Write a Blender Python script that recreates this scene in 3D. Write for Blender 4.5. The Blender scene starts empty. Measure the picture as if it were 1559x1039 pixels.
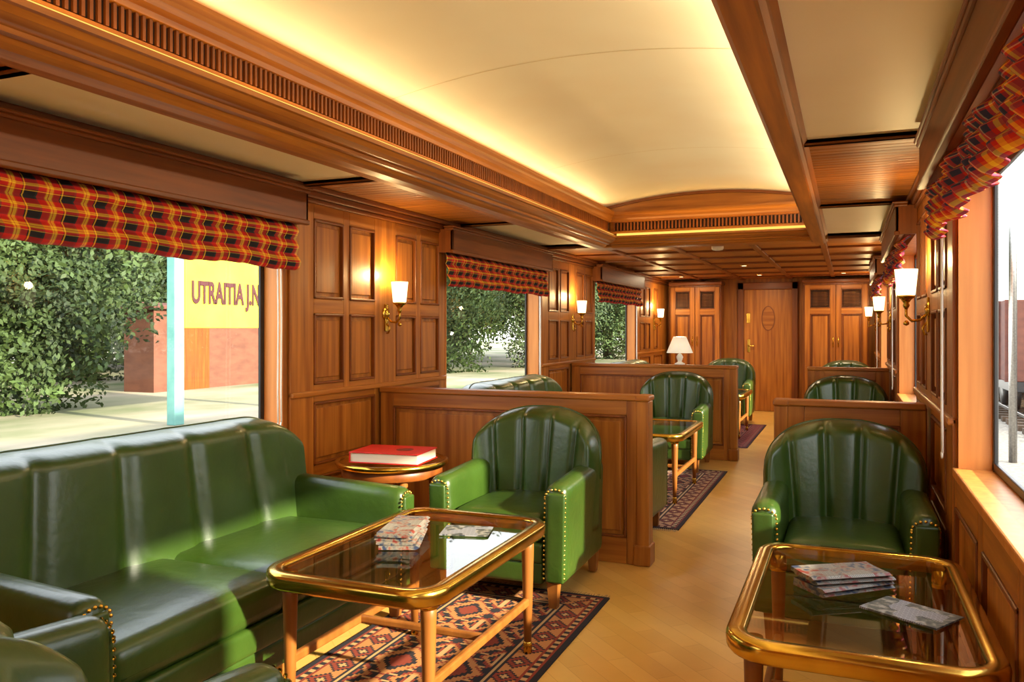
import bpy, bmesh, math, random
from mathutils import Vector, Matrix
random.seed(7)
pi=math.pi
P=3.72
scene=bpy.context.scene
try:
    scene.view_settings.view_transform='Standard'
    scene.view_settings.look='None'
    scene.view_settings.exposure=0.65
except Exception as e: print(e)

# ------------------------------------------------------------ materials
def srgb(r,g,b):
    f=lambda c:(c/12.92 if c<=.04045 else ((c+.055)/1.055)**2.4)
    return (f(r/255),f(g/255),f(b/255),1)
def newmat(name):
    m=bpy.data.materials.new(name); m.use_nodes=True
    nt=m.node_tree; b=nt.nodes['Principled BSDF']
    return m,nt,b
def ramp(nt,stops,interp='LINEAR'):
    r=nt.nodes.new('ShaderNodeValToRGB'); r.color_ramp.interpolation=interp
    els=r.color_ramp.elements
    els[0].position=stops[0][0]; els[0].color=stops[0][1]
    els[1].position=stops[-1][0]; els[1].color=stops[-1][1]
    for p,c in stops[1:-1]:
        e=els.new(p); e.color=c
    return r
def noise_mat(name,c1,c2,scale=(5,5,5),rough=.5,detail=4,bump=0,bscale=None,coat=0,metal=0,spec=.5,rr=0):
    m,nt,b=newmat(name)
    tc=nt.nodes.new('ShaderNodeTexCoord'); mp=nt.nodes.new('ShaderNodeMapping')
    mp.inputs['Scale'].default_value=scale
    nz=nt.nodes.new('ShaderNodeTexNoise'); nz.inputs['Scale'].default_value=1; nz.inputs['Detail'].default_value=detail
    nt.links.new(tc.outputs['Object'],mp.inputs[0]); nt.links.new(mp.outputs[0],nz.inputs['Vector'])
    r=ramp(nt,[(.3,c1),(.7,c2)])
    nt.links.new(nz.outputs['Fac'],r.inputs[0]); nt.links.new(r.outputs[0],b.inputs['Base Color'])
    b.inputs['Roughness'].default_value=rough; b.inputs['Metallic'].default_value=metal
    b.inputs['Specular IOR Level'].default_value=spec
    b.inputs['Coat Weight'].default_value=coat; b.inputs['Coat Roughness'].default_value=.22
    if bump:
        n2=nt.nodes.new('ShaderNodeTexNoise'); n2.inputs['Scale'].default_value=bscale or 60; n2.inputs['Detail'].default_value=4
        nt.links.new(tc.outputs['Object'],n2.inputs['Vector'])
        bp=nt.nodes.new('ShaderNodeBump'); bp.inputs['Strength'].default_value=bump; bp.inputs['Distance'].default_value=.01
        nt.links.new(n2.outputs['Fac'],bp.inputs['Height']); nt.links.new(bp.outputs[0],b.inputs['Normal'])
    return m
def wood(name,c1,c2,axis,rough=.42):
    s=[26,26,26]; s['xyz'.index(axis)]=1.4
    return noise_mat(name,c1,c2,tuple(s),rough,5,coat=.08,spec=.38)
W1=srgb(136,74,20); W2=srgb(188,118,42)
D1=srgb(104,52,16); D2=srgb(140,76,26)
wz=wood('wood_teak_vertical',W1,W2,'z'); wy=wood('wood_teak_long',W1,W2,'y'); wx=wood('wood_teak_cross',W1,W2,'x')
dz=wood('wood_dark_vertical',D1,D2,'z'); dy=wood('wood_dark_long',D1,D2,'y'); dx=wood('wood_dark_cross',D1,D2,'x')
lw=wood('wood_table_leg',srgb(128,74,26),srgb(158,96,38),'z')
rv=wood('wood_honey_reveal',srgb(196,118,50),srgb(220,144,68),'z')
leather=noise_mat('green_leather',srgb(40,62,15),srgb(54,80,23),(3,3,3),.36,3,bump=.2,bscale=26,coat=.2)
cream=noise_mat('cream_ceiling_panel',srgb(246,234,200),srgb(250,242,212),(2,2,2),.5,2)
brass=noise_mat('polished_brass',srgb(196,152,54),srgb(228,190,86),(8,8,8),.2,2,metal=1)
black=noise_mat('black_rubber',srgb(20,20,22),srgb(32,32,34),(9,9,9),.4)
darkgap=noise_mat('dark_recess',srgb(30,14,6),srgb(42,20,9),(9,9,9),.9)
white=noise_mat('white_plastic',srgb(235,232,222),srgb(245,242,234),(9,9,9),.4)
redcloth=noise_mat('red_book_cloth',srgb(206,22,16),srgb(222,34,24),(40,40,40),.45)
paper=noise_mat('book_pages',srgb(226,216,196),srgb(240,232,214),(4,4,300),.7)
steel=noise_mat('brushed_steel',srgb(150,150,150),srgb(180,180,180),(30,30,30),.3,metal=1)
teal=noise_mat('teal_paint',srgb(96,150,144),srgb(116,166,160),(5,5,5),.5)
signy=noise_mat('yellow_sign_paint',srgb(188,176,44),srgb(198,186,58),(3,3,3),.6)
signr=noise_mat('dark_sign_letters',srgb(66,24,26),srgb(74,28,30),(3,3,3),.6)
brick=noise_mat('brick_red_wall',srgb(94,56,42),srgb(112,70,52),(3,3,8),.9)
rust=noise_mat('wagon_rust_paint',srgb(78,42,34),srgb(100,56,44),(2,2,6),.8)
gravel=noise_mat('gravel',srgb(96,90,80),srgb(140,132,120),(14,14,14),.95,8,bump=.6,bscale=30)
ground_m=noise_mat('pale_ground',srgb(66,84,34),srgb(158,144,124),(.5,.35,.5),.95,8)
bark=noise_mat('bark',srgb(60,46,32),srgb(84,66,50),(9,9,2),.9)
leafm=noise_mat('leaves',srgb(24,38,15),srgb(72,94,40),(1.1,1.1,1.1),.7,8)

def emis(name,col,st):
    m=bpy.data.materials.new(name); m.use_nodes=True; nt=m.node_tree
    nt.nodes.remove(nt.nodes['Principled BSDF']); e=nt.nodes.new('ShaderNodeEmission')
    e.inputs[0].default_value=col; e.inputs[1].default_value=st
    nt.links.new(e.outputs[0],nt.nodes['Material Output'].inputs[0]); return m
shade_m=emis('lit_glass_shade',(1,.80,.42,1),2.6)
strip_m=emis('cove_strip_glow',(1,.56,.10,1),1.0)
lampshade=noise_mat('lampshade_linen',srgb(244,236,214),srgb(250,244,226),(60,60,60),.8)
lb=lampshade.node_tree.nodes['Principled BSDF']; lb.inputs['Emission Color'].default_value=(1,.9,.68,1); lb.inputs['Emission Strength'].default_value=.3
def thinglass(name,tint,refl=None,const=None):
    m=bpy.data.materials.new(name); m.use_nodes=True; nt=m.node_tree
    nt.nodes.remove(nt.nodes['Principled BSDF'])
    t=nt.nodes.new('ShaderNodeBsdfTransparent'); t.inputs[0].default_value=tint
    g=nt.nodes.new('ShaderNodeBsdfGlossy'); g.inputs['Roughness'].default_value=.02
    mx=nt.nodes.new('ShaderNodeMixShader')
    if const is not None: mx.inputs[0].default_value=const
    else:
        fr=nt.nodes.new('ShaderNodeFresnel'); fr.inputs[0].default_value=refl; nt.links.new(fr.outputs[0],mx.inputs[0])
    nt.links.new(t.outputs[0],mx.inputs[1]); nt.links.new(g.outputs[0],mx.inputs[2])
    nt.links.new(mx.outputs[0],nt.nodes['Material Output'].inputs[0]); return m
winglass=thinglass('window_glass',(.98,.99,.98,1),const=.02)
tabglass=thinglass('table_glass',(.88,.82,.64,1),1.7)

def plaid(name,cols,k):
    m,nt,b=newmat(name)
    uv=nt.nodes.new('ShaderNodeUVMap'); uv.uv_map='UVMap'
    sp=nt.nodes.new('ShaderNodeSeparateXYZ'); nt.links.new(uv.outputs[0],sp.inputs[0])
    outs=[]
    for i,fr in enumerate(k):
        mu=nt.nodes.new('ShaderNodeMath'); mu.operation='MULTIPLY'; mu.inputs[1].default_value=fr
        fc=nt.nodes.new('ShaderNodeMath'); fc.operation='FRACT'
        nt.links.new(sp.outputs[i],mu.inputs[0]); nt.links.new(mu.outputs[0],fc.inputs[0])
        r=ramp(nt,cols,'CONSTANT'); nt.links.new(fc.outputs[0],r.inputs[0]); outs.append(r)
    mx=nt.nodes.new('ShaderNodeMixRGB'); mx.inputs[0].default_value=.5
    nt.links.new(outs[0].outputs[0],mx.inputs[1]); nt.links.new(outs[1].outputs[0],mx.inputs[2])
    nt.links.new(mx.outputs[0],b.inputs['Base Color']); b.inputs['Roughness'].default_value=.75
    return m
R_=srgb(200,18,14); K_=srgb(12,12,26); Y_=srgb(255,206,40); O_=srgb(222,90,20); G_=srgb(34,44,50)
plaid_m=plaid('plaid_cloth',[(0,K_),(.16,G_),(.20,R_),(.40,O_),(.43,Y_),(.51,R_),(.54,Y_),(.66,O_),(.69,R_),(.86,K_),(.89,Y_),(.92,K_)],(7.2,8.4))
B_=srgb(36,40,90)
plaid_b=plaid('plaid_cloth_blue',[(0,B_),(.2,R_),(.36,O_),(.44,Y_),(.54,R_),(.64,B_),(.8,srgb(210,190,170)),(.84,R_),(.92,B_)],(8.0,9.0))  # plaid variant with blue in place of black, for the right-hand blinds

fl,nt,b=newmat('parquet_floor')
tc=nt.nodes.new('ShaderNodeTexCoord'); mp=nt.nodes.new('ShaderNodeMapping'); mp.inputs['Rotation'].default_value=(0,0,pi/4)
br=nt.nodes.new('ShaderNodeTexBrick'); br.inputs['Scale'].default_value=1; br.inputs['Brick Width'].default_value=.42; br.inputs['Row Height'].default_value=.085
br.inputs['Mortar Size'].default_value=.0012; br.inputs['Color1'].default_value=srgb(226,172,84); br.inputs['Color2'].default_value=srgb(236,186,98); br.inputs['Mortar'].default_value=srgb(208,152,70)
nz=nt.nodes.new('ShaderNodeTexNoise'); nz.inputs['Scale'].default_value=6; nz.inputs['Detail'].default_value=6
mx=nt.nodes.new('ShaderNodeMixRGB'); mx.blend_type='MULTIPLY'; mx.inputs[0].default_value=.18
nt.links.new(tc.outputs['Object'],mp.inputs[0]); nt.links.new(mp.outputs[0],br.inputs['Vector']); nt.links.new(mp.outputs[0],nz.inputs['Vector'])
nt.links.new(br.outputs['Color'],mx.inputs[1]); nt.links.new(nz.outputs['Fac'],mx.inputs[2]); nt.links.new(mx.outputs[0],b.inputs['Base Color'])
b.inputs['Roughness'].default_value=.33
def printmat(name,base,ink,img):
    m,nt,b=newmat(name)
    tc=nt.nodes.new('ShaderNodeTexCoord')
    br=nt.nodes.new('ShaderNodeTexBrick'); br.inputs['Scale'].default_value=1; br.inputs['Brick Width'].default_value=.03; br.inputs['Row Height'].default_value=.006
    br.inputs['Mortar Size'].default_value=.0022; br.inputs['Color1'].default_value=ink; br.inputs['Color2'].default_value=ink; br.inputs['Mortar'].default_value=base
    nt.links.new(tc.outputs['Object'],br.inputs['Vector'])
    vo=nt.nodes.new('ShaderNodeTexVoronoi'); vo.distance='CHEBYCHEV'; vo.inputs['Scale'].default_value=14
    nt.links.new(tc.outputs['Object'],vo.inputs['Vector'])
    r=ramp(nt,[(0,(0,0,0,1)),(.42,(1,1,1,1))],'CONSTANT')
    nt.links.new(vo.outputs['Color'],r.inputs[0])
    n2=nt.nodes.new('ShaderNodeTexNoise'); n2.inputs['Scale'].default_value=45; nt.links.new(tc.outputs['Object'],n2.inputs['Vector'])
    r2=ramp(nt,[(.35,img[0]),(.5,img[1]),(.65,img[2])]); nt.links.new(n2.outputs['Fac'],r2.inputs[0])
    mx=nt.nodes.new('ShaderNodeMixRGB'); nt.links.new(r.outputs[0],mx.inputs[0]); nt.links.new(br.outputs['Color'],mx.inputs[1]); nt.links.new(r2.outputs[0],mx.inputs[2])
    nt.links.new(mx.outputs[0],b.inputs['Base Color']); b.inputs['Roughness'].default_value=.55
    return m
news=printmat('newsprint',srgb(134,128,116),srgb(66,64,62),[srgb(110,32,22),srgb(120,112,98),srgb(34,46,70)])
magm=printmat('magazine_cover',srgb(134,134,138),srgb(58,62,68),[srgb(30,40,50),srgb(72,74,66),srgb(138,134,124)])

# ------------------------------------------------------------ mesh builder
class MB:
    def __init__(s): s.v=[];s.f=[];s.m=[];s.sm=[];s.mats=[];s.uv=None
    def mi(s,m):
        if m not in s.mats: s.mats.append(m)
        return s.mats.index(m)
    def add(s,vs,fs,mat,smooth=False,M=None):
        o=len(s.v); k=s.mi(mat)
        for p in vs:
            s.v.append(tuple(M@Vector(p)) if M else tuple(p))
        for f in fs:
            s.f.append(tuple(i+o for i in f)); s.m.append(k); s.sm.append(smooth)
    def box(s,x0,x1,y0,y1,z0,z1,mat,bev=0,M=None):
        if x0>x1:x0,x1=x1,x0
        if y0>y1:y0,y1=y1,y0
        if z0>z1:z0,z1=z1,z0
        if bev<=0:
            vs=[(x,y,z) for x in(x0,x1) for y in(y0,y1) for z in(z0,z1)]
            fs=[(0,1,3,2),(4,6,7,5),(0,4,5,1),(2,3,7,6),(0,2,6,4),(1,5,7,3)]
            s.add(vs,fs,mat,False,M); return
        b=min(bev,(x1-x0)*.45,(y1-y0)*.45,(z1-z0)*.45)
        bm=bmesh.new(); bmesh.ops.create_cube(bm,size=1)
        for v in bm.verts:
            v.co=Vector(((x0+x1)/2+v.co.x*(x1-x0),(y0+y1)/2+v.co.y*(y1-y0),(z0+z1)/2+v.co.z*(z1-z0)))
        bmesh.ops.bevel(bm,geom=bm.edges[:],offset=b,segments=2,affect='EDGES',profile=.5)
        bm.verts.index_update()
        s.add([v.co.copy() for v in bm.verts],[tuple(v.index for v in f.verts) for f in bm.faces],mat,False,M); bm.free()
    def lathe(s,prof,c,mat,n=24,M=None,smooth=True):
        vs=[];fs=[]
        for r,z in prof:
            for i in range(n):
                a=2*pi*i/n; vs.append((c[0]+r*math.cos(a),c[1]+r*math.sin(a),c[2]+z))
        for j in range(len(prof)-1):
            for i in range(n):
                k=(i+1)%n; fs.append((j*n+i,j*n+k,(j+1)*n+k,(j+1)*n+i))
        fs.append(tuple(range(n-1,-1,-1))); fs.append(tuple((len(prof)-1)*n+i for i in range(n)))
        s.add(vs,fs,mat,smooth,M)
    def tube(s,pts,r,mat,n=8,M=None,rs=None):
        pts=[Vector(p) for p in pts]; vs=[];fs=[]
        for i,p in enumerate(pts):
            t=(pts[min(i+1,len(pts)-1)]-pts[max(i-1,0)]).normalized()
            a=t.orthogonal().normalized() if i==0 else (a-t*a.dot(t)).normalized()
            b=t.cross(a); rr=rs[i] if rs else r
            for k in range(n):
                q=2*pi*k/n; vs.append(p+a*rr*math.cos(q)+b*rr*math.sin(q))
        for i in range(len(pts)-1):
            for k in range(n):
                l=(k+1)%n; fs.append((i*n+k,i*n+l,(i+1)*n+l,(i+1)*n+k))
        fs.append(tuple(range(n-1,-1,-1))); fs.append(tuple((len(pts)-1)*n+i for i in range(n)))
        s.add(vs,fs,mat,True,M)
    def sweep(s,path,prof,mat,smooth=True):
        n=len(path);k=len(prof);vs=[];fs=[]
        for x,y,nx,ny in path:
            for o,z in prof: vs.append((x+nx*o,y+ny*o,z))
        for i in range(n):
            j=(i+1)%n
            for a in range(k):
                b=(a+1)%k; fs.append((i*k+a,i*k+b,j*k+b,j*k+a))
        s.add(vs,fs,mat,smooth)
    def prism(s,poly,a0,a1,axis,mat):
        n=len(poly)
        if axis=='y': vs=[(p,a0,z) for p,z in poly]+[(p,a1,z) for p,z in poly]
        else: vs=[(a0,p,z) for p,z in poly]+[(a1,p,z) for p,z in poly]
        fs=[(i,(i+1)%n,n+(i+1)%n,n+i) for i in range(n)]+[tuple(range(n-1,-1,-1)),tuple(range(n,2*n))]
        s.add(vs,fs,mat)
    def rbox(s,c,h,r,mat,puff=0,fn=None,n=6):
        cx,cy,cz=c; lists=[]
        for a in range(3):
            H=h[a]; rr=min(r,H*.98)
            e=[H,H-rr*.25,H-rr*.55,H-rr]
            inner=[-(H-rr)+2*(H-rr)*i/n for i in range(1,n)]
            L=[-q for q in e]+inner+e[::-1]; L=sorted(set(round(q,6) for q in L)); lists.append(L)
        vs=[];idx={};fs=[]
        def V(p):
            k=tuple(round(q,5) for q in p)
            if k in idx: return idx[k]
            inn=[max(-(h[a]-min(r,h[a]*.98)),min(h[a]-min(r,h[a]*.98),p[a])) for a in range(3)]
            d=[p[a]-inn[a] for a in range(3)]; l=math.sqrt(sum(t*t for t in d))
            if l>1e-9: q=[inn[a]+d[a]/l*min(r,h[a]*.98) for a in range(3)]
            else: q=list(p)
            u=q[0]/h[0];w=q[1]/h[1]
            if q[2]>0: q[2]+=puff*max(0,1-u*u)*max(0,1-w*w)
            q=[q[0]+cx,q[1]+cy,q[2]+cz]
            if fn: q=fn(q)
            idx[k]=len(vs); vs.append(q); return idx[k]
        for a in range(3):
            b_,c_=(a+1)%3,(a+2)%3
            for sg in(-1,1):
                for i in range(len(lists[b_])-1):
                    for j in range(len(lists[c_])-1):
                        def mk(u,w):
                            p=[0,0,0]; p[a]=sg*h[a]; p[b_]=u; p[c_]=w; return V(p)
                        u0,u1=lists[b_][i],lists[b_][i+1]; w0,w1=lists[c_][j],lists[c_][j+1]
                        q=(mk(u0,w0),mk(u1,w0),mk(u1,w1),mk(u0,w1))
                        if sg<0:q=q[::-1]
                        if len(set(q))==4: fs.append(q)
        s.add(vs,fs,mat,True)
    def nail(s,p,axis='y',r=.0062,mat=None):
        vs=[];fs=[];n=6
        x,y,z=p
        for j,(rr,h) in enumerate(((1,0),(.75,.6))):
            for i in range(n):
                a=2*pi*i/n; u=r*rr*math.cos(a); w=r*rr*math.sin(a)
                vs.append((x+u,y-h*r,z+w) )
        vs.append((x,y-r*.85,z))
        for i in range(n):
            k=(i+1)%n; fs.append((i,k,n+k,n+i)); fs.append((n+i,n+k,2*n))
        s.add(vs,fs,mat or brass,True)
    def build(s,name,loc=(0,0,0),rot=0,parent=None):
        me=bpy.data.meshes.new(name); me.from_pydata(s.v,[],s.f)
        for m in s.mats: me.materials.append(m)
        me.polygons.foreach_set('material_index',s.m); me.polygons.foreach_set('use_smooth',s.sm)
        if s.uv:
            l=me.uv_layers.new(name='UVMap')
            for lp in me.loops: l.data[lp.index].uv=s.uv[lp.vertex_index]
        me.update()
        o=bpy.data.objects.new(name,me); scene.collection.objects.link(o)
        o.location=loc; o.rotation_euler=(0,0,rot)
        if parent:o.parent=parent
        return o
def dup(o,loc,rot=0,name=None):
    c=o.copy(); scene.collection.objects.link(c); c.location=loc; c.rotation_euler=(0,0,rot); return c

def pb(mb,pl,a0,a1,z0,z1,d0,d1,mat,bev=0):
    ax,pos,sg=pl
    if ax=='x': mb.box(pos+sg*d0,pos+sg*d1,a0,a1,z0,z1,mat,bev)
    else: mb.box(a0,a1,pos+sg*d0,pos+sg*d1,z0,z1,mat,bev)
def framegrid(mb,pl,A0,A1,Z0,Z1,cols,rows,t=.018,ms=None,mr=None,mf=None,d=0):
    ms=ms or wz; mr=mr or (wy if pl[0]=='x' else wx); mf=mf or wz
    e=A0
    for c0,c1 in cols+[(A1,A1)]:
        if c0-e>1e-4: pb(mb,pl,e,c0,Z0,Z1,d,d+t,ms,.004)
        e=c1
    for c0,c1 in cols:
        e=Z0
        for r0,r1 in rows+[(Z1,Z1)]:
            if r0-e>1e-4: pb(mb,pl,c0,c1,e,r0,d,d+t,mr,.004)
            e=r1
        for r0,r1 in rows:
            w=.014
            pb(mb,pl,c0,c1,r0,r0+w,d,d+t+.006,dy,.004); pb(mb,pl,c0,c1,r1-w,r1,d,d+t+.006,dy,.004)
            pb(mb,pl,c0,c0+w,r0,r1,d,d+t+.006,dz,.004); pb(mb,pl,c1-w,c1,r0,r1,d,d+t+.006,dz,.004)
            pb(mb,pl,c0+.035,c1-.035,r0+.035,r1-.035,d,d+.010,mf,.006)

XL,XR=-2.67,.38; TH=.12; YB,YE=-3.0,13.0
ZS,ZH=.75,1.84; ZC=2.03
opens=[(1.50+P*k,3.40+P*k) for k in(-1,0,1,2)]

# ------------------------------------------------------------ shell
mb=MB(); mb.box(XL-TH-.02,XR+TH+.02,YB,YE+.1,-.06,0,fl); mb.build('floor')
def sidewall(name,X,sg):
    mb=MB(); pl=('x',X,sg)
    edges=[YB]+[e for o in opens for e in o]+[YE]
    for i in range(0,len(edges),2): pb(mb,pl,edges[i],edges[i+1],0,2.5,-TH,0,wz)
    for a,b in opens:
        pb(mb,pl,a,b,0,ZS,-TH,0,wz); pb(mb,pl,a,b,ZH,2.5,-TH,0,wz)
        pb(mb,pl,b-.012,b+.0,ZS,ZH,-TH,.004,rv); pb(mb,pl,a,a+.012,ZS,ZH,-TH,.004,rv)
        pb(mb,pl,a-.02,b+.02,ZS-.03,ZS+.004,-TH,.022,rv,.006)
    for k in(-1,0,1,2):
        y=P*k
        if 3.44+y>YE: continue
        cols=[(3.64+y,3.92+y),(3.98+y,4.25+y),(4.50+y,4.76+y),(4.82+y,5.09+y)]
        framegrid(mb,pl,3.44+y,5.18+y if k<2 else YE,.93,1.94,cols if k<2 else [(3.64+y,3.92+y),(3.98+y,4.25+y),(4.5+y,4.76+y)],[(.965,1.35),(1.43,1.86)])
        framegrid(mb,pl,3.44+y,5.18+y if k<2 else YE,.0,.93,[(3.64+y,4.25+y),(4.5+y,5.09+y)],[(.14,.47),(.53,.87)])
        pb(mb,pl,3.44+y,5.18+y,.905,.935,0,.035,wy,.008)
    for a,b in opens:
        n=3; w=(b-a)/n
        framegrid(mb,pl,a-.1,b+.04,0,ZS-.03,[(a+.05+w*i,a+w*(i+1)-.05) for i in range(n)],[(.14,.62)],t=.016)
    for z0,z1,d in((1.94,1.965,.035),(1.965,2.0,.05),(2.0,ZC,.065)): pb(mb,pl,YB,YE,z0,z1,0,d,dy,.008)
    return mb.build(name)
sidewall('wall_left',XL,1); sidewall('wall_right',XR,-1)
mb=MB()
for X,sg in((XL,1),(XR,-1)):
    pb(mb,('x',X,sg),YB,YE,0,.1,.016,.03,dy,.004)
    mb.build('baseboard_left' if sg>0 else 'baseboard_right'); mb=MB()

wi=1
for X,sg in((XL,1),(XR,-1)):
    for a,b in opens:
        mb=MB(); pl=('x',X,sg); f=.03; q=-TH+.016
        pb(mb,pl,a+.012,b-.012,ZS+.005,ZS+.005+f,-TH,q,black,.004); pb(mb,pl,a+.012,b-.012,ZH-f,ZH,-TH,q,black,.004)
        pb(mb,pl,a+.012,a+.012+f,ZS,ZH,-TH,q,black,.004); pb(mb,pl,b-.012-f,b-.012,ZS,ZH,-TH,q,black,.004)
        xg=X-sg*(TH-.008)
        mb.add([(xg,a+.03,ZS+.02),(xg,b-.03,ZS+.02),(xg,b-.03,ZH-.02),(xg,a+.03,ZH-.02)],[(0,1,2,3)],winglass)
        mb.build('window_%d'%wi); wi+=1

def pelmet(X,sg,y0,y1):
    mb=MB(); pl=('x',X,sg)
    pb(mb,pl,y0,y1,1.80,1.965,.112,.13,dy,.003)
    pb(mb,pl,y0,y0+.018,1.80,1.965,.019,.13,dz,.003); pb(mb,pl,y1-.018,y1,1.80,1.965,.019,.13,dz,.003)
    pb(mb,pl,y0-.01,y1+.01,1.955,1.975,.066,.140,dy,.008)
    pb(mb,pl,y0-.02,y1+.02,1.972,1.986,.066,.148,dy,.006)
    pb(mb,pl,y0-.006,y1+.006,1.795,1.82,.108,.138,dy,.006)
    pb(mb,pl,y0+.02,y1-.02,1.93,1.95,.02,.11,dy)
    return mb.build('window_pelmet')
def blind(X,sg,y0,y1,mat,z1=1.80,z0=1.57,amp=.03,ph=0,wv=1):
    mb=MB(); nu=int((y1-y0)/.012); nv=40; uv=[]
    folds=3
    for j in range(nv+1):
        v=j/nv
        for i in range(nu+1):
            y=y0+(y1-y0)*i/nu
            pk=math.sin(2*pi*y/.139+ph)
            o=.060+amp*(abs(math.sin(pi*folds*v))**.6)*(.9+.10*pk)+.011*pk*(.4+.6*v)+.02*v+wv*.008*math.sin(2*pi*y/.53+4*v)
            z=z1-(z1-z0)*v-.003*v*pk-wv*.005*v*math.sin(2*pi*y/.62)
            z-=.014*math.sin(2*pi*folds*v)*.5
            mb.v.append((X+sg*o,y,z)); uv.append((y+ph*.139/(2*pi),v*.40))
    k=mb.mi(mat)
    for j in range(nv):
        for i in range(nu):
            a=j*(nu+1)+i; mb.f.append((a,a+1,a+nu+2,a+nu+1)); mb.m.append(k); mb.sm.append(True)
    mb.uv=uv
    o=mb.build('roman_blind')
    s=o.modifiers.new('thick','SOLIDIFY'); s.thickness=.004
    return o
for k in(-1,0,1,2):
    for X,sg in((XL,1),(XR,-1)):
        y0,y1=1.36+P*k,3.44+P*k
        pelmet(X,sg,y0,y1)
        if sg>0: blind(X,sg,y0+.02,y1-.02,plaid_m,ph=k)
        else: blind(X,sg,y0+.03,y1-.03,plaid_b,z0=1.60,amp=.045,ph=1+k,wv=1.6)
        mb=MB(); yc=y1+.02 if sg<0 else y1-.14
        xo=X+sg*.05
        for dd in(0,.026):
            mb.tube([(xo,yc+dd,1.60 if sg>0 else 1.78),(xo,yc+dd+.004,1.3),(xo,yc+dd,.95),(xo+.002,yc+dd,.80)],.004,white)
        mb.tube([(xo,yc,.80),(xo,yc+.004,.785),(xo,yc+.013,.778),(xo,yc+.022,.785),(xo,yc+.026,.80)],.004,white)
        mb.build('blind_cord')

# ------------------------------------------------------------ ceiling
VE=6.98
mb=MB()
N=28; xa,xb=-1.99,-.22; cx=(xa+xb)/2; hw=(xb-xa)/2
def vz(x): return 2.335+.095*(1-((x-cx)/hw)**2)
vs=[];fs=[]
ys=[YB+(VE+.02-YB)*i/12 for i in range(13)]
for y in ys:
    for i in range(N+1):
        x=xa+(xb-xa)*i/N; vs.append((x,y,vz(x)))
for j in range(12):
    for i in range(N):
        a=j*(N+1)+i; fs.append((a,a+1,a+N+2,a+N+1))
mb.add(vs,fs,cream,True)
seam_m=noise_mat('ceiling_joint',srgb(216,190,130),srgb(222,198,140),(5,5,5),.6)
for yj in(-.6,1.35,3.3,5.25):
    v2=[];f2=[]
    for i in range(N+1):
        x=xa+(xb-xa)*i/N; v2+= [(x,yj-.002,vz(x)-.0012),(x,yj+.002,vz(x)-.0012)]
    for i in range(N): f2.append((2*i,2*i+1,2*i+3,2*i+2))
    mb.add(v2,f2,seam_m,True)
mb.box(XL-TH,XR+TH,YB,YE+.1,2.5,2.54,cream)
def low(x0,x1):
    segs=[(YB,3.51-P,'c'),(3.51-P,5.36-P,'w'),(5.36-P,3.51,'c'),(3.51,5.36,'w'),(5.36,7.23,'c')]
    for a,b,t in segs:
        if t=='c': mb.box(x0,x1,a,b,ZC,ZC+.03,cream)
        else:
            n=int((b-a)/.06)
            mb.box(x0,x1,a,b,ZC+.006,ZC+.03,dy)
            for i in range(n):
                q=a+(b-a)*i/n; mb.box(x0,x1,q+.002,q+(b-a)/n-.002,ZC-.002,ZC+.02,wx,.003)
        for q in(a,b): mb.box(x0,x1,q-.022,q+.022,ZC-.022,ZC+.02,wx,.008)
low(XL-.05,-2.08); low(-.17,XR+.05)
mb.box(XL-.05,XR+.05,7.0,YE+.05,ZC,ZC+.04,wx)
for q in[7.23,8.1,8.9,9.7,10.6,11.5,12.3]: mb.box(XL,XR,q-.03,q+.03,ZC-.02,ZC+.01,dx,.008)
for q in(-2.1,-1.5,-.79,-.2): mb.box(q-.03,q+.03,7.25,YE,ZC-.02,ZC+.01,dy,.008)
mb.build('ceiling')

prof=[(-2.14,2.06),(-2.14,2.005),(-2.12,2.0),(-2.10,1.978),(-2.03,1.972),(-2.01,1.976),(-1.985,1.980),(-1.965,1.992),(-1.955,2.004),(-1.93,2.006),(-1.925,2.018),(-1.90,2.022),(-1.875,2.034),(-1.862,2.05),(-1.85,2.053),(-1.85,2.07),(-1.868,2.07),(-1.868,2.045),(-1.95,2.045),(-1.95,2.06)]
up=[(-1.95,2.095),(-1.925,2.098),(-1.925,2.118),(-1.94,2.122),(-1.94,2.195),(-1.922,2.198),(-1.918,2.215),(-1.905,2.23),(-1.90,2.25),(-1.885,2.258),(-1.878,2.272),(-1.878,2.288),(-1.893,2.288),(-1.893,2.262),(-1.99,2.262),(-1.99,2.12)]
mb=MB()
mb.prism(prof+[(-2.0,2.06)],YB,VE-.04,'y',wy); mb.prism(up,YB,VE-.04,'y',wy)
mb.box(-2.03,-1.99,YB,VE,2.03,2.5,dy)
mb.box(-1.99,-1.95,YB,VE,2.045,2.13,dy)
n=int((VE-.1-YB)/.026)
mb.box(-1.94,-1.936,YB,VE-.05,2.125,2.193,darkgap)
for i in range(n):
    y=YB+.026*i; mb.box(-1.938,-1.926,y,y+.011,2.122,2.195,dz)
mb.box(-1.915,-1.893,YB,VE-.05,2.070,2.092,strip_m)
mb.build('trim_cornice_left')
mb=MB()
rb=[(-.275,2.40),(-.275,1.985),(-.262,1.98),(-.258,1.967),(-.185,1.967),(-.18,1.98),(-.165,1.985),(-.165,2.01),(-.15,2.028),(-.15,2.06),(-.20,2.07),(-.20,2.40)]
mb.prism(rb,YB,VE+.28,'y',wy); mb.box(-.25,-.21,YB,VE,2.06,2.5,dy); mb.build('trim_beam_right')
mb=MB()
off=lambda L:[(VE-.02-(p+1.94),z) for p,z in L]
mb.prism([(p,z) for p,z in off(prof)]+[(VE+.06,2.06)],-1.93,-.27,'x',wx); mb.prism(off(up),-1.93,-.27,'x',wx)
mb.box(-2.0,-.2,VE+.0,VE+.03,2.05,2.5,wx)
mb.box(-2.13,-.15,VE+.03,VE+.26,1.985,2.06,wx,.01)
mb.box(-1.90,-.28,VE-.022,VE-.018,2.125,2.193,darkgap)
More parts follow.
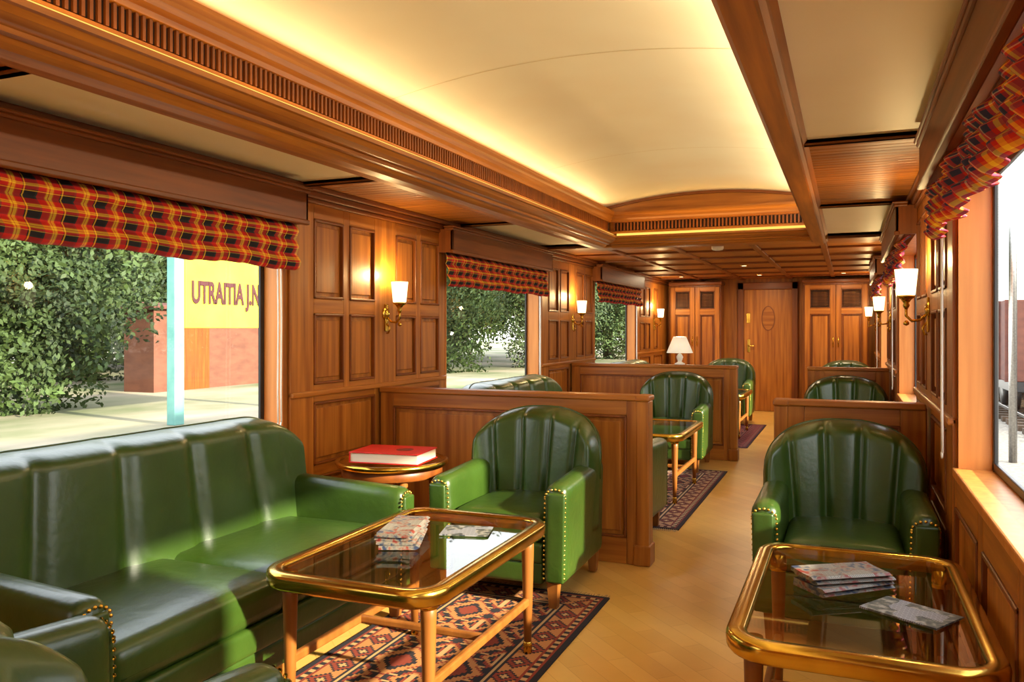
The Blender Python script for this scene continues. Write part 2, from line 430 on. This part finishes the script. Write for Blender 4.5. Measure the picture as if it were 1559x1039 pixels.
for i in range(int(1.62/.03)):
    x=-1.9+.03*i; mb.box(x,x+.013,VE-.034,VE-.02,2.122,2.195,dz)
mb.box(-1.86,-.29,VE-.075,VE-.047,2.070,2.094,strip_m)
vs=[];fs=[]
M=30
for i in range(M+1):
    x=-1.97+(1.97-.24)*i/M; z=vz(x)
    for yy,zz in((VE-.025,0),(VE-.025,-.022),(VE,-.022),(VE,0)): vs.append((x,yy,z+zz))
for i in range(M):
    for a in range(4):
        b2=(a+1)%4; fs.append((i*4+a,i*4+b2,(i+1)*4+b2,(i+1)*4+a))
mb.add(vs,fs,dx)
mb.build('trim_header_arch')

mb=MB(); mb.lathe([(.03,0),(.055,-.004),(.055,-.03),(.045,-.045),(.02,-.05)][::-1],(-1.1,7.6,ZC),white); mb.build('smoke_detector')
mb=MB(); mb.lathe([(.03,-.012),(.045,-.01),(.05,0)],(-1.15,10.1,ZC),brass); mb.lathe([(.028,-.013),(.028,-.012)],(-1.15,10.1,ZC),shade_m)
dl=mb.build('added_downlight'); dup(dl,(0,1.85,0)); dup(dl,(1.1,1.85,0)); dup(dl,(-1.1,1.85,0))  # invented ceiling fittings, added to give the car more light

# ------------------------------------------------------------ end walls
mb=MB(); mb.box(XL-TH,XR+TH,YE,YE+.1,0,2.5,wz); mb.build('wall_far')
mb=MB(); mb.box(XL-TH,XR+TH,YB-.1,YB,0,2.5,wz); mb.build('wall_back')
mb=MB()
mb.box(-1.57,-1.48,YE-.06,YE-.001,0,1.97,dz,.008); mb.box(-.78,-.69,YE-.06,YE-.001,0,1.97,dz,.008); mb.box(-1.57,-.69,YE-.06,YE-.001,1.86,1.97,dx,.008)
mb.box(-1.48,-.78,YE-.035,YE-.001,.005,1.86,wz,.004)
n=32
ov=[(-1.12+.10*math.cos(2*pi*i/n),1.42+.19*math.sin(2*pi*i/n)) for i in range(n)]
oi=[(-1.12+.085*math.cos(2*pi*i/n),1.42+.175*math.sin(2*pi*i/n)) for i in range(n)]
vs=[(x,YE-.045,z) for x,z in ov]+[(x,YE-.045,z) for x,z in oi]+[(x,YE-.034,z) for x,z in ov]
fs=[(i,(i+1)%n,n+(i+1)%n,n+i) for i in range(n)]+[(2*n+i,2*n+(i+1)%n,(i+1)%n,i) for i in range(n)]
mb.add(vs,fs,dz); mb.add([(x,YE-.038,z) for x,z in oi],[tuple(range(n))],wx)
mb.tube([(-1.41,YE-.035,1.0),(-1.41,YE-.08,1.0),(-1.32,YE-.08,1.0)],.009,brass); mb.box(-1.43,-1.385,YE-.045,YE-.03,.9,1.1,brass,.004)
mb.box(-1.44,-1.385,YE-.042,YE-.03,1.35,1.5,brass,.003)
mb.build('door_1')
def wardrobe(x0,x1):
    mb=MB(); y1=YE-.005; yf=YE-.35
    mb.box(x0,x1,yf,y1,.06,1.93,dz,.004); mb.box(x0+.03,x1-.03,yf+.04,y1,0,.07,dz); mb.box(x0-.015,x1+.015,yf-.03,y1,1.93,1.985,dx,.012)
    xm=(x0+x1)/2; pl=('y',yf,-1)
    for a,b in((x0+.02,xm-.004),(xm+.004,x1-.02)):
        framegrid(mb,pl,a,b,.1,1.90,[(a+.07,b-.07)],[(.18,1.48),(1.56,1.84)],t=.02)
        for i in range(12):
            z=1.58+i*.021; pb(mb,pl,a+.08,b-.08,z,z+.012,.01,.026,darkgap)
    for q in(xm-.035,xm+.035):
        mb.tube([(q,yf-.02,1.0),(q,yf-.05,1.01),(q,yf-.05,1.13),(q,yf-.02,1.14)],.007,brass)
    return mb.build('wardrobe')
wardrobe(-2.56,-1.78); wardrobe(-.60,.28)

# ------------------------------------------------------------ dividers
def divider(x0,x1,yc,name):
    mb=MB(); t=.03; h=.88; s=1 if name=='l' else -1
    mb.box(x0,x1,yc-t,yc+t,0,h,wz)
    for sg in(-1,1):
        pl=('y',yc+sg*t,sg)
        framegrid(mb,pl,x0,x1,0,h,[(x0+.09,x1-.11)],[(.14,.80)],t=.014)
    mb.box(x0-.0,x1+.0,yc-.06,yc+.06,h,h+.03,wx,.008)
    xe=x1 if s>0 else x0
    mb.box(xe-.055,xe+.012,yc-.052,yc+.052,0,h,wz,.006)
    mb.box(xe-.07,xe+.022,yc-.062,yc+.062,0,.11,wz,.008)
    mb.box(xe-.06,xe+.018,yc-.066,yc+.066,h-.002,h+.031,wx,.01)
    return mb.build('partition_divider')
for k in(0,1):
    divider(XL+.036,-.99,4.33+P*k,'l'); divider(-.29,XR-.036,4.36+P*k,'r')

# ------------------------------------------------------------ seating
def seating(name,W,D,nch,ncush,R,zs,zt,arm_h=.56,wrap=.10):
    mb=MB(); yF,yB=-D/2,D/2
    aw=.11
    ex=2.4
    def ztop(x):
        q=max(0,(abs(x)-(W-R))/R); q=min(q,1)
        return zs+(zt-zs)*(1-q**ex)**(1/ex)
    NS=100 if W<.5 else 220; NT=22; z0=.26
    F=[];B=[]
    for j in range(NT+1):
        t=1-(1-j/NT)**1.7
        for i in range(NS+1):
            q=-1+2*i/NS
            x=W*(.45*q+.55*math.sin(pi*q/2)) if W<.5 else (W*(.9*q+.1*math.sin(pi*q/2)))
            zt_=ztop(x); z=z0+t*(zt_-z0)
            e=max(0,(abs(x)-(W-.34))/.34)
            wr=wrap*e**3
            hh=(z-z0)/(zt-z0)
            yf=yB-.20-.07*(1-hh)-wr*1.1
            yb=yB-.05*(1-hh)-wr
            xs=x/(W-.02)*( .88+.12*hh if W>.5 else (.80+.2*(1-hh)) )
            cc=(xs+1)/2*nch; c=cc%1.0
            seam=(1-abs(math.cos(pi*c))**18)*.85+abs(math.sin(pi*c))*.35
            if cc<.5 or cc>nch-.5: seam=1.1
            yf-=.024*seam+.008
            fx=min(1,(W-abs(x))/.045); fz=min(1,(zt_-z)/.055)
            roll=math.sqrt(max(0,1-(1-fx)**2))*math.sqrt(max(0,1-(1-fz)**2))
            mid=(yf*.35+yb*.65)
            yf=mid+(yf-mid)*roll; yb2=mid+(yb-mid)*roll
            F.append((x,yf,z)); B.append((x,yb2,z))
    n=NS+1; o=len(F); fs=[]
    for j in range(NT):
        for i in range(NS):
            a=j*n+i; fs.append((a,a+1,a+n+1,a+n)); fs.append((o+a+1,o+a,o+a+n,o+a+n+1))
    for i in range(NS):
        a=NT*n+i; fs.append((a,a+1,o+a+1,o+a)); fs.append((i+1,i,o+i,o+i+1))
    mb.add(F+B,fs,leather,True)
    pts=[]
    for i in range(NS+1):
        x,y,z=F[NT*n+i]; pts.append((x,y-.004,z))
    mb.tube([(pts[0][0],pts[0][1],.5)]+pts+[(pts[-1][0],pts[-1][1],.5)],.005,leather,6)
    acc=0
    for i in range(NS):
        a=Vector(pts[i]);b2=Vector(pts[i+1]); l=(b2-a).length
        while acc<l:
            c=a.lerp(b2,acc/l)
            d=Vector((-(c.x)/W*.008,-.014,-.010)); mb.nail(c+d); acc+=.022
        acc-=l
    L=D-.10
    for sx in(-1,1):
        cxm=sx*(W-aw/2); hz=(arm_h-.11)/2
        def fn(p,sx=sx):
            x,y,z=p; ty=(y-yF)/L; tz=(z-.11)/(arm_h-.11)
            z+=.035*max(0,min(1,ty))*tz*tz
            x+=sx*.008*tz*tz-sx*.012*ty
            return (x,y,z)
        mb.rbox((cxm,yF+L/2,.11+hz),(aw/2,L/2,hz),.045,leather,0,fn,8)
        mb.rbox((cxm+sx*.005,yF+.004,.10+hz),(aw/2-.012,.012,hz-.025),.011,leather,0,lambda p,sx=sx:(p[0]+sx*.008*(p[2]-.11)/.45,p[1],p[2]),4)
        z=.14
        hw_=aw/2-.008
        path=[]
        while z<arm_h-.06:
            path.append((-hw_,z)); z+=.021
        top=arm_h-.055
        for a in range(0,9):
            an=pi-pi*a/8; path.append((hw_*math.cos(an),top+.036*math.sin(an)))
        z=top-.02
        while z>.14: path.append((hw_,z)); z-=.021
        for u,z in path: mb.nail((cxm+u+sx*.008*((z-.11)/.45)**2,yF+.004,z))
    mb.rbox((0,.0,.195),(W-.05,D/2-.04,.085),.02,leather)
    mb.rbox((0,yF+.05,.155),(W-aw-.002,.035,.05),.016,leather); mb.rbox((0,yF+.045,.245),(W-aw-.002,.038,.045),.016,leather)
    wi=(W-aw)*2/ncush
    for i in range(ncush):
        c0=-(W-aw)+wi*(i+.5)
        mb.rbox((c0,(yF+.012+yB-.20)/2,.35),(wi/2-.002,(yB-.20-yF-.012)/2,.068),.045,leather,.022,None,8)
        mb.tube([(c0-wi/2+.03,yF+.016,.325),(c0+wi/2-.03,yF+.016,.325)],.004,leather,6)
    lx=[-W+.07,W-.07]+([0] if W>.6 else [])
    for x in lx:
        for y in(yF+.05,yB-.10):
            a=.026;b_=.018
            vs=[(x-b_,y-b_,0),(x+b_,y-b_,0),(x+b_,y+b_,0),(x-b_,y+b_,0),(x-a,y-a,.12),(x+a,y-a,.12),(x+a,y+a,.12),(x-a,y+a,.12)]
            mb.add(vs,[(3,2,1,0),(4,5,6,7),(0,1,5,4),(1,2,6,5),(2,3,7,6),(3,0,4,7)],lw)
    return mb.build(name)
arm=seating('armchair',.34,.76,5,1,.34,.60,.845)
arm.location=(-1.495,3.80,.009)
for k in(1,2): dup(arm,(-1.495,3.80+P*k,.009))
for k in(0,1,2): dup(arm,(-.02,3.80+P*k,0))
dup(arm,(-1.46,1.065,.009),pi-.12)
for k in(1,2):
    dup(arm,(-1.405,1.11+P*k,.009),pi); dup(arm,(-.02,1.12+P*k,0),pi)
sofa=seating('sofa',.85,.84,5,2,.26,.63,.865,.57,.04)
sofa.location=(-2.205,2.33,0); sofa.rotation_euler=(0,0,pi/2)
for k in(1,2): dup(sofa,(-2.205,2.33+P*k,0),pi/2)

# ------------------------------------------------------------ coffee table
def rrect(hx,hy,r,n=8):
    pts=[]
    for cx_,cy_,a0 in((hx-r,hy-r,0),(-hx+r,hy-r,pi/2),(-hx+r,-hy+r,pi),(hx-r,-hy+r,1.5*pi)):
        for i in range(n+1):
            a=a0+pi/2*i/n; pts.append((cx_+r*math.cos(a),cy_+r*math.sin(a),math.cos(a),math.sin(a)))
    return pts
def ctable():
    mb=MB(); hx,hy,zt=.32,.515,.505
    path=rrect(hx,hy,.12)
    mb.sweep(path,[(0,zt-.016),(-.003,zt-.006),(-.010,zt),(-.044,zt),(-.052,zt-.005),(-.052,zt-.016),(-.040,zt-.022),(-.022,zt-.054),(-.010,zt-.052),(-.002,zt-.042)],brass)
    inner=[(x-nx*.050,y-ny*.050,zt-.006) for x,y,nx,ny in path]
    mb.add(inner,[tuple(range(len(inner)))],tabglass)
    lx,ly=hx-.07,hy-.11
    for sx in(-1,1):
        for sy in(-1,1):
            x,y=sx*lx,sy*ly
            mb.lathe([(.014,.03),(.019,.2),(.024,.40),(.025,zt-.045)],(x,y,0),lw,16)
            mb.lathe([(.0135,0),(.0165,.002),(.017,.04),(.015,.045)],(x,y,0),brass,16)
            mb.lathe([(.027,zt-.075),(.030,zt-.07),(.030,zt-.055),(.027,zt-.05),(.024,zt-.02)],(x,y,0),brass,16)
            mb.tube([(x,y,zt-.03),(sx*(hx-.03),sy*(hy-.06),zt-.03)],.010,brass)
        mb.box(sx*lx-.012,sx*lx+.012,-ly,ly,.185,.215,lw,.006)
    mb.box(-lx,lx,-.012,.012,.187,.213,lw,.006)
    return mb.build('coffee_table')
ct=ctable(); ct.location=(-1.40,2.545,.009)
for k in(1,2): dup(ct,(-1.40,2.545+P*k,.009))
for k in(0,1,2): dup(ct,(.028,2.56+P*k,0))

mb=MB(); c=(-2.19,3.68,0)
mb.lathe([(.0,.565),(.27,.565),(.275,.57)],c,wx,48)
mb.lathe([(.262,.56),(.285,.563),(.292,.575),(.288,.59),(.275,.592),(.268,.582),(.262,.58)],c,brass,48)
mb.lathe([(.255,.51),(.26,.515),(.26,.56),(.255,.562)],c,dx,48)
mb.lathe([(.0,.574),(.27,.575),(.27,.576),(.0,.577)],c,dx,48)
for i in range(4):
    a=pi/4+i*pi/2; x,y=c[0]+.22*math.cos(a),c[1]+.22*math.sin(a)
    mb.lathe([(.014,.0),(.018,.2),(.023,.52)],(x,y,0),lw,14)
    mb.lathe([(.015,0),(.0165,.04),(.014,.045)],(x,y,0),brass,14)
for s_ in(1,-1):
    mb.tube([(c[0]-.155*s_,c[1]-.155,.18),(c[0]+.155*s_,c[1]+.155,.18)],.012,lw)
mb.build('round_side_table')
mb=MB()
mb.box(-.185,.185,-.135,.135,0,.006,redcloth,.002); mb.box(-.185,.185,-.135,.135,.050,.056,redcloth,.002)
mb.box(-.187,-.181,-.135,.135,0,.056,redcloth,.002); mb.box(-.18,.178,-.128,.128,.006,.050,paper)
mb.lathe([(.0,.0562),(.045,.0564),(.045,.057),(.0,.0572)],(.06,.0,0),noise_mat('gilt_emblem',srgb(120,20,14),srgb(150,60,30),(30,30,30),.4),20)
mb.build('red_book',(-2.15,3.63,.593),.12)

def papers(n,w,l,t,name,loc,rot,mat,curl=.01):
    mb=MB(); z=0
    for k in range(n):
        ww=w*(1-.04*k); M=Matrix.Translation((random.uniform(-.008,.008),random.uniform(-.01,.01),z))@Matrix.Rotation(random.uniform(-.12,.12),4,'Z')
        nu=12; vs=[];fs=[]
        for lay in(0,1):
            for i in range(nu+1):
                u=-1+2*i/nu
                rnd=math.sqrt(max(0,1-(max(0,(u-.8)/.2))**2)) if u>.8 else 1
                for v in(-1,1):
                    zz=t/2+(t/2*(1 if lay else -1))*rnd+curl*(k/ max(1,n))*(u*u)*.3
                    vs.append((ww/2*u,l/2*v,zz))
        o=2*(nu+1)
        for i in range(nu):
            a=2*i; fs.append((a,a+1,a+3,a+2)); fs.append((o+a,o+a+2,o+a+3,o+a+1)); fs.append((a,a+2,o+a+2,o+a)); fs.append((a+1,o+a+1,o+a+3,a+3))
        fs.append((0,o,o+1,1)); fs.append((2*nu,2*nu+1,o+2*nu+1,o+2*nu))
        mb.add(vs,fs,mat,False,M); z+=t+.001
    return mb.build(name,loc,rot)
ZT1=.511
papers(4,.14,.27,.013,'folded_newspaper_stack',(-1.47,2.56,ZT1),.35,news)
papers(1,.18,.14,.005,'magazine',(-1.31,2.74,ZT1),.35,magm)
papers(4,.14,.25,.012,'folded_newspaper_stack',(-.01,2.60,ZT1-.009),-.95,news)
papers(1,.15,.21,.005,'magazine',(.15,2.44,ZT1-.009),1.0,magm)

# ------------------------------------------------------------ rugs
rugm,nt,b=newmat('woven_rug')
at=nt.nodes.new('ShaderNodeAttribute'); at.attribute_name='knots'; nt.links.new(at.outputs['Color'],b.inputs['Base Color']); b.inputs['Roughness'].default_value=.95
tc=nt.nodes.new('ShaderNodeTexCoord'); n2=nt.nodes.new('ShaderNodeTexNoise'); n2.inputs['Scale'].default_value=300
bp=nt.nodes.new('ShaderNodeBump'); bp.inputs['Strength'].default_value=.4; bp.inputs['Distance'].default_value=.003
nt.links.new(tc.outputs['Object'],n2.inputs['Vector']); nt.links.new(n2.outputs['Fac'],bp.inputs['Height']); nt.links.new(bp.outputs[0],b.inputs['Normal'])
def rug(name,w,l,loc,style):
    cs=.0115; nx=int(w/cs); ny=int(l/cs); vs=[];fs=[];cols=[]
    if style==0: C=dict(n=srgb(30,22,28),r=srgb(128,46,22),t=srgb(176,116,62),c=srgb(184,144,92),g=srgb(96,60,44))
    elif style==1: C=dict(n=srgb(40,26,34),r=srgb(110,46,46),t=srgb(170,132,102),c=srgb(190,162,128),g=srgb(90,60,80))
    else: C=dict(n=srgb(50,20,36),r=srgb(110,30,40),t=srgb(130,60,60),c=srgb(150,90,80),g=srgb(80,30,50))
    def col(i,j):
        a=min(i,nx-1-i); b2=min(j,ny-1-j); m=min(a,b2)
        s=(j if a<b2 else i)
        if m<2: return C['n']
        if m<3: return C['r']
        if m<5: return C['c'] if (s//2)%2 else C['n']
        if m<6: return C['r']
        if m<14:
            q=m-10; p=(s%12)-6
            d=abs(q)+abs(p)
            if d<2: return C['c']
            if d<3: return C['n']
            if d<5: return C['r']
            if d==5: return C['n']
            return C['t']
        if m<15: return C['n']
        if m<16: return C['c']
        if m<17: return C['n']
        px,py=20,26
        x=(i-nx//2+px//2)%px-px/2+.5; y=(j-ny//2+py//2)%py-py/2+.5
        x=abs(x);y=abs(y); d=x/(px/2)+y/(py/2)
        if x<1 and y<5: return C['c']
        if d<.28: return C['r']
        if d<.42: return C['n']
        if d<.60: return C['t'] if (int(x)+int(y))%3 else C['r']
        if d<.74: return C['r'] if int(x)%4 else C['n']
        if d<.98: return C['n'] if int(y)%5!=2 else C['c']
        if d<1.12: return C['r'] if (int(x+y))%2 else C['t']
        if d<1.35: return C['t']
        if d<1.55: return C['n']
        return C['r']
    for j in range(ny+1):
        for i in range(nx+1): vs.append((-w/2+w*i/nx,-l/2+l*j/ny,.008))
    for j in range(ny):
        for i in range(nx):
            a=j*(nx+1)+i; fs.append((a,a+1,a+nx+2,a+nx+1)); cols.append(col(i,j))
    o=len(vs); vs+=[(-w/2,-l/2,.001),(w/2,-l/2,.001),(w/2,l/2,.001),(-w/2,l/2,.001)]
    c0,c1,c2,c3=0,nx,(ny+1)*(nx+1)-1,ny*(nx+1)
    for q in((o,o+1,c1,c0),(o+1,o+2,c2,c1),(o+2,o+3,c3,c2),(o+3,o,c0,c3)): fs.append(q); cols.append(C['n'])
    n=int(w/.012)
    for s in(-1,1):
        for i in range(n):
            x=-w/2+w*i/n; k=random.uniform(-.006,.006); L=random.uniform(.035,.05); o=len(vs); y=s*l/2
            vs+=[(x,y,.006),(x+.006,y,.006),(x+.006+k,y+s*L,.002),(x+k,y+s*L,.002)]; fs.append((o,o+1,o+2,o+3)); cols.append(C['c'])
    me=bpy.data.meshes.new(name); me.from_pydata(vs,[],fs)
    ca=me.color_attributes.new('knots','FLOAT_COLOR','CORNER')
    for p in me.polygons:
        for li in p.loop_indices: ca.data[li].color=cols[p.index]
    me.materials.append(rugm)
    ob=bpy.data.objects.new(name,me); scene.collection.objects.link(ob); ob.location=loc
rug('patterned_rug',.84,2.30,(-1.45,2.55,0),0)
rug('patterned_rug',.84,2.25,(-1.40,6.24,0),1)
rug('patterned_rug',.84,2.2,(-1.40,10.0,0),2)

# ------------------------------------------------------------ sconces
def sconce():
    mb=MB()
    Mx=Matrix.Rotation(pi/2,4,'Y')
    mb.lathe([(.0,0),(.042,.0),(.042,.006),(.030,.014),(.012,.02),(.0,.022)],(0,0,0),brass,24,Mx)
    mb.box(0,.012,-.018,.018,-.11,.06,brass,.005)
    mb.tube([(.01,0,-.02),(.04,0,-.05),(.075,0,-.055),(.10,0,-.03),(.10,0,.03)],.007,brass,10)
    mb.lathe([(.006,-.02),(.016,.0),(.012,.012),(.024,.03),(.04,.04),(.042,.046),(.034,.05)],(.10,0,.02),brass,20)
    mb.lathe([(.034,.0),(.040,.002),(.052,.125),(.049,.125),(.037,.006)],(.10,0,.07),shade_m,24)
    mb.tube([(.01,0,-.06),(.03,0,-.09),(.02,0,-.12),(.008,0,-.12)],.005,brass,8)
    mb.lathe([(.0,-.014),(.012,-.008),(.014,0),(.008,.010),(.0,.014)],(.10,0,-.065),brass,12)
    return mb.build('wall_sconce')
sc=sconce(); first=True
def plight(loc,e,col,r=.03,name='lamp_light'):
    l=bpy.data.lights.new(name,'POINT'); l.energy=e; l.color=col; l.shadow_soft_size=r
    o=bpy.data.objects.new(name,l); o.location=loc; scene.collection.objects.link(o); return o
for k in(0,1,2):
    for X,sg in((XL+.018,1),(XR-.018,-1)):
        yy=4.375+P*k if k<2 else 11.95
        loc=(X,yy,1.36); r=0 if sg>0 else pi
        if first: sc.location=loc; first=False
        else: dup(sc,loc,r)
        plight((X+sg*.10,yy,1.60),6.5,(1,.70,.30))

mb=MB()
mb.lathe([(.0,0),(.05,0),(.052,.01),(.03,.02),(.018,.03),(.028,.055),(.034,.075),(.02,.10),(.008,.11),(.008,.15)],(0,0,0),white,24)
mb.lathe([(.125,.115),(.128,.115),(.062,.275),(.058,.275)],(0,0,0),lampshade,32)
mb.build('table_lamp',(-1.53,4.33+P,.912))
plight((-1.53,4.33+P,1.21),2,(1,.8,.5),.02)

# ------------------------------------------------------------ exterior
mb=MB(); mb.box(-60,-3.1,-30,70,-.12,-.02,ground_m); mb.build('ground_left')
mb=MB(); mb.box(.9,60,-30,120,-1.3,-1.15,gravel); mb.build('ground_right')
def leafmesh(blobs,name,trunk=True):
    mb=MB(); vs=mb.v
    k=mb.mi(leafm); g=random.gauss; U=random.uniform
    for bx,by,bz,r,n in blobs:
        for _ in range(n):
            d=Vector((g(0,1),g(0,1),g(0,1))).normalized()
            rr=r*(random.random()**.3)*(1+.2*math.sin(d.x*7+bx)+.2*math.sin(d.y*6+d.z*5)+.12*math.sin(d.z*13+d.x*9))
            c=Vector((bx,by,bz))+d*rr; c.z=max(c.z,.02)
            a=Vector((g(0,1),g(0,1),g(0,1))).normalized(); b_=a.orthogonal().normalized()
            s=U(.03,.06); o=len(vs)
            vs+= [tuple(c+a*s),tuple(c+b_*s*.5),tuple(c-a*s),tuple(c-b_*s*.5)]
            mb.f.append((o,o+1,o+2,o+3)); mb.m.append(k); mb.sm.append(False)
    if trunk: mb.tube([(0,0,0),(.1,0,1),(0,.1,2.2)],.12,bark,8,rs=[.16,.12,.07])
    return mb.build(name)
t1=leafmesh([(0,0,2.4,1.3,9000),(.9,.6,1.7,1.0,6000),(-.8,-.9,1.6,1.1,6000),(.2,1.4,2.4,1.1,6000),(.1,-1.5,2.6,1.1,6000),(.4,.2,.8,1.0,5000),(-.3,.9,3.4,1.1,5000)],'tree')
t1.location=(-11.8,4.0,-.03)
for i,(x,y,s) in enumerate([(-12.2,8.4,1.2),(-11.5,.4,1.1),(-18.5,6,1.9),(-18.3,11,1.7),(-18.3,15,1.7),(-18.3,19,1.7),(-23,13,2.3),(-23,18.5,2.3),(-24,24,2.5),(-11.5,21.5,1.3),(-9.5,25,1.3),(-9.5,29,1.4),(-16.5,26.5,1.8),(-9.5,34,1.6),(-19,0,1.8),(-10.5,41,2.0),(-17,33,2)]):
    o=dup(t1,(x,y,-.03),i*1.3); o.scale=(s,s,s)
mb=MB(); mb.box(-8.36,-8.22,8.25,8.42,-.02,2.45,teal,.01); mb.box(-8.36,-8.22,10.75,10.92,-.02,2.45,teal,.01)
mb.box(-8.25,-8.2,8.42,10.75,1.27,2.28,signy,.01)
so=mb.build('station_sign')
cu=bpy.data.curves.new('lettering','FONT'); cu.body='UTRAITIA J.N.'; cu.size=.42; cu.extrude=.004; cu.offset=.012
to=bpy.data.objects.new('lettering',cu); scene.collection.objects.link(to); cu.materials.append(signr)
to.rotation_euler=(pi/2,0,pi/2); to.location=(-8.19,8.52,1.62); to.scale=(.56,1,1); to.parent=so
mb=MB(); mb.box(-13.6,-12.8,12.3,17.0,-.02,1.66,brick); mb.prism([(-13.7,1.66),(-12.7,1.66),(-12.7,1.72),(-13.7,1.82)],12.2,17.2,'y',rust)
mb.box(-12.82,-12.77,13.0,13.8,-.02,1.4,dz); mb.build('brick_shed')
def track(xc):
    mb=MB()
    for s in(-.84,.84):
        mb.box(xc+s-.035,xc+s+.035,-10,90,-1.02,-.93,steel,.01)
    y=-10
    while y<90: mb.box(xc-1.3,xc+1.3,y,y+.25,-1.15,-1.02,bark); y+=.7
    return mb.build('railway_track')
track(5.0); track(9.6)
mb=MB(); mb.box(3.75,6.25,24,36,-.1,2.0,rust,.03)
for i in range(13): mb.box(3.70,3.77,24+i*1.0-.04,24+i*1.0+.06,-.1,2.0,rust,.01)
for i in range(5): mb.box(3.8+i*.6-.04,3.8+i*.6+.04,23.95,24.02,-.1,2.0,rust,.01)
mb.box(3.85,6.15,24,36,-.35,-.1,black)
for y in(25.3,27,33,34.7):
    for xx in(4.16,5.84):
        mb.lathe([(.0,-.06),(.45,-.06),(.45,.06),(.0,.06)],(0,0,0),black,20,Matrix.Translation((xx,y,-.47))@Matrix.Rotation(pi/2,4,'Y'))
mb.build('freight_wagon')
mb=MB(); mb.tube([(2.75,17,-1.15),(2.75,17,6.5)],.07,steel,10); mb.tube([(2.75,17,6.3),(3.2,17,6.7),(3.9,17,6.75)],.04,steel,8)
mb.lathe([(.05,.06),(.16,0),(.14,-.05)],(4.0,17,6.72),white,16); mb.build('lamp_post')
for i,(x,y,s) in enumerate([(22,18,2),(22,30,2.2),(19,44,2.2),(21,58,2.5)]):
    o=dup(t1,(x,y,-1.15),i*1.1); o.scale=(s,s,s)

# ------------------------------------------------------------ lights
w=bpy.data.worlds.new('sky'); scene.world=w; w.use_nodes=True; nt=w.node_tree
bg=nt.nodes['Background']
tc=nt.nodes.new('ShaderNodeTexCoord'); sp=nt.nodes.new('ShaderNodeSeparateXYZ')
r=ramp(nt,[(0,(1,.97,.90,1)),(.5,(.84,.91,1,1))]); nt.links.new(tc.outputs['Generated'],sp.inputs[0]); nt.links.new(sp.outputs[2],r.inputs[0]); nt.links.new(r.outputs[0],bg.inputs[0])
bg.inputs[1].default_value=3.2
l=bpy.data.lights.new('sun','SUN'); l.energy=11; l.angle=.03; l.color=(1,.90,.68)
o=bpy.data.objects.new('sun',l); scene.collection.objects.link(o)
o.rotation_euler=Vector((-.90,.19,-.39)).to_track_quat('-Z','Y').to_euler()
def area(loc,dirv,sx,sy,e,col,name):
    l=bpy.data.lights.new(name,'AREA'); l.shape='RECTANGLE'; l.size=sx; l.size_y=sy; l.energy=e; l.color=col
    o=bpy.data.objects.new(name,l); o.location=loc; o.rotation_euler=Vector(dirv).to_track_quat('-Z','Y').to_euler(); scene.collection.objects.link(o); return o
def strip(p0,p1,dirv,wd,e,col,name):
    p0=Vector(p0);p1=Vector(p1); z=-Vector(dirv).normalized(); y=(p1-p0).normalized(); x=y.cross(z).normalized(); z=x.cross(y)
    l=bpy.data.lights.new(name,'AREA'); l.shape='RECTANGLE'; l.size=wd; l.size_y=(p1-p0).length; l.energy=e; l.color=col
    o=bpy.data.objects.new(name,l); M=Matrix((x,y,z)).transposed().to_4x4(); M.translation=(p0+p1)/2; o.matrix_world=M; scene.collection.objects.link(o)
strip((-1.965,YB+.1,2.272),(-1.965,6.8,2.272),(1,0,.05),.016,12,(1,.80,.42),'cove_light')
strip((-.285,YB+.1,2.20),(-.285,6.8,2.20),(-1,0,.22),.04,30,(1,.84,.54),'cove_light')
strip((-1.905,YB+.1,2.10),(-1.905,6.8,2.10),(.3,0,1),.02,3,(1,.6,.2),'cove_light')
strip((-1.8,6.90,2.10),(-.35,6.90,2.10),(0,-.3,1),.02,1,(1,.6,.2),'cove_light')
for x,y in((-1.15,10.1),(-1.15,11.95),(-.05,11.95),(-2.2,11.95)):
    area((x,y,2.01),(0,0,-1),.06,.06,8,(1,.8,.5),'fill_downlight')  # added fill lamps under the invented ceiling fittings

# ------------------------------------------------------------ camera
cd=bpy.data.cameras.new('camera'); cam=bpy.data.objects.new('camera',cd); scene.collection.objects.link(cam); scene.camera=cam
cd.sensor_width=36; cd.lens=1240/1559*36; cd.shift_y=-19.5/1559; cd.clip_start=.05
cam.location=(0,0,1.27); cam.rotation_euler=(pi/2,0,math.radians(22.4))
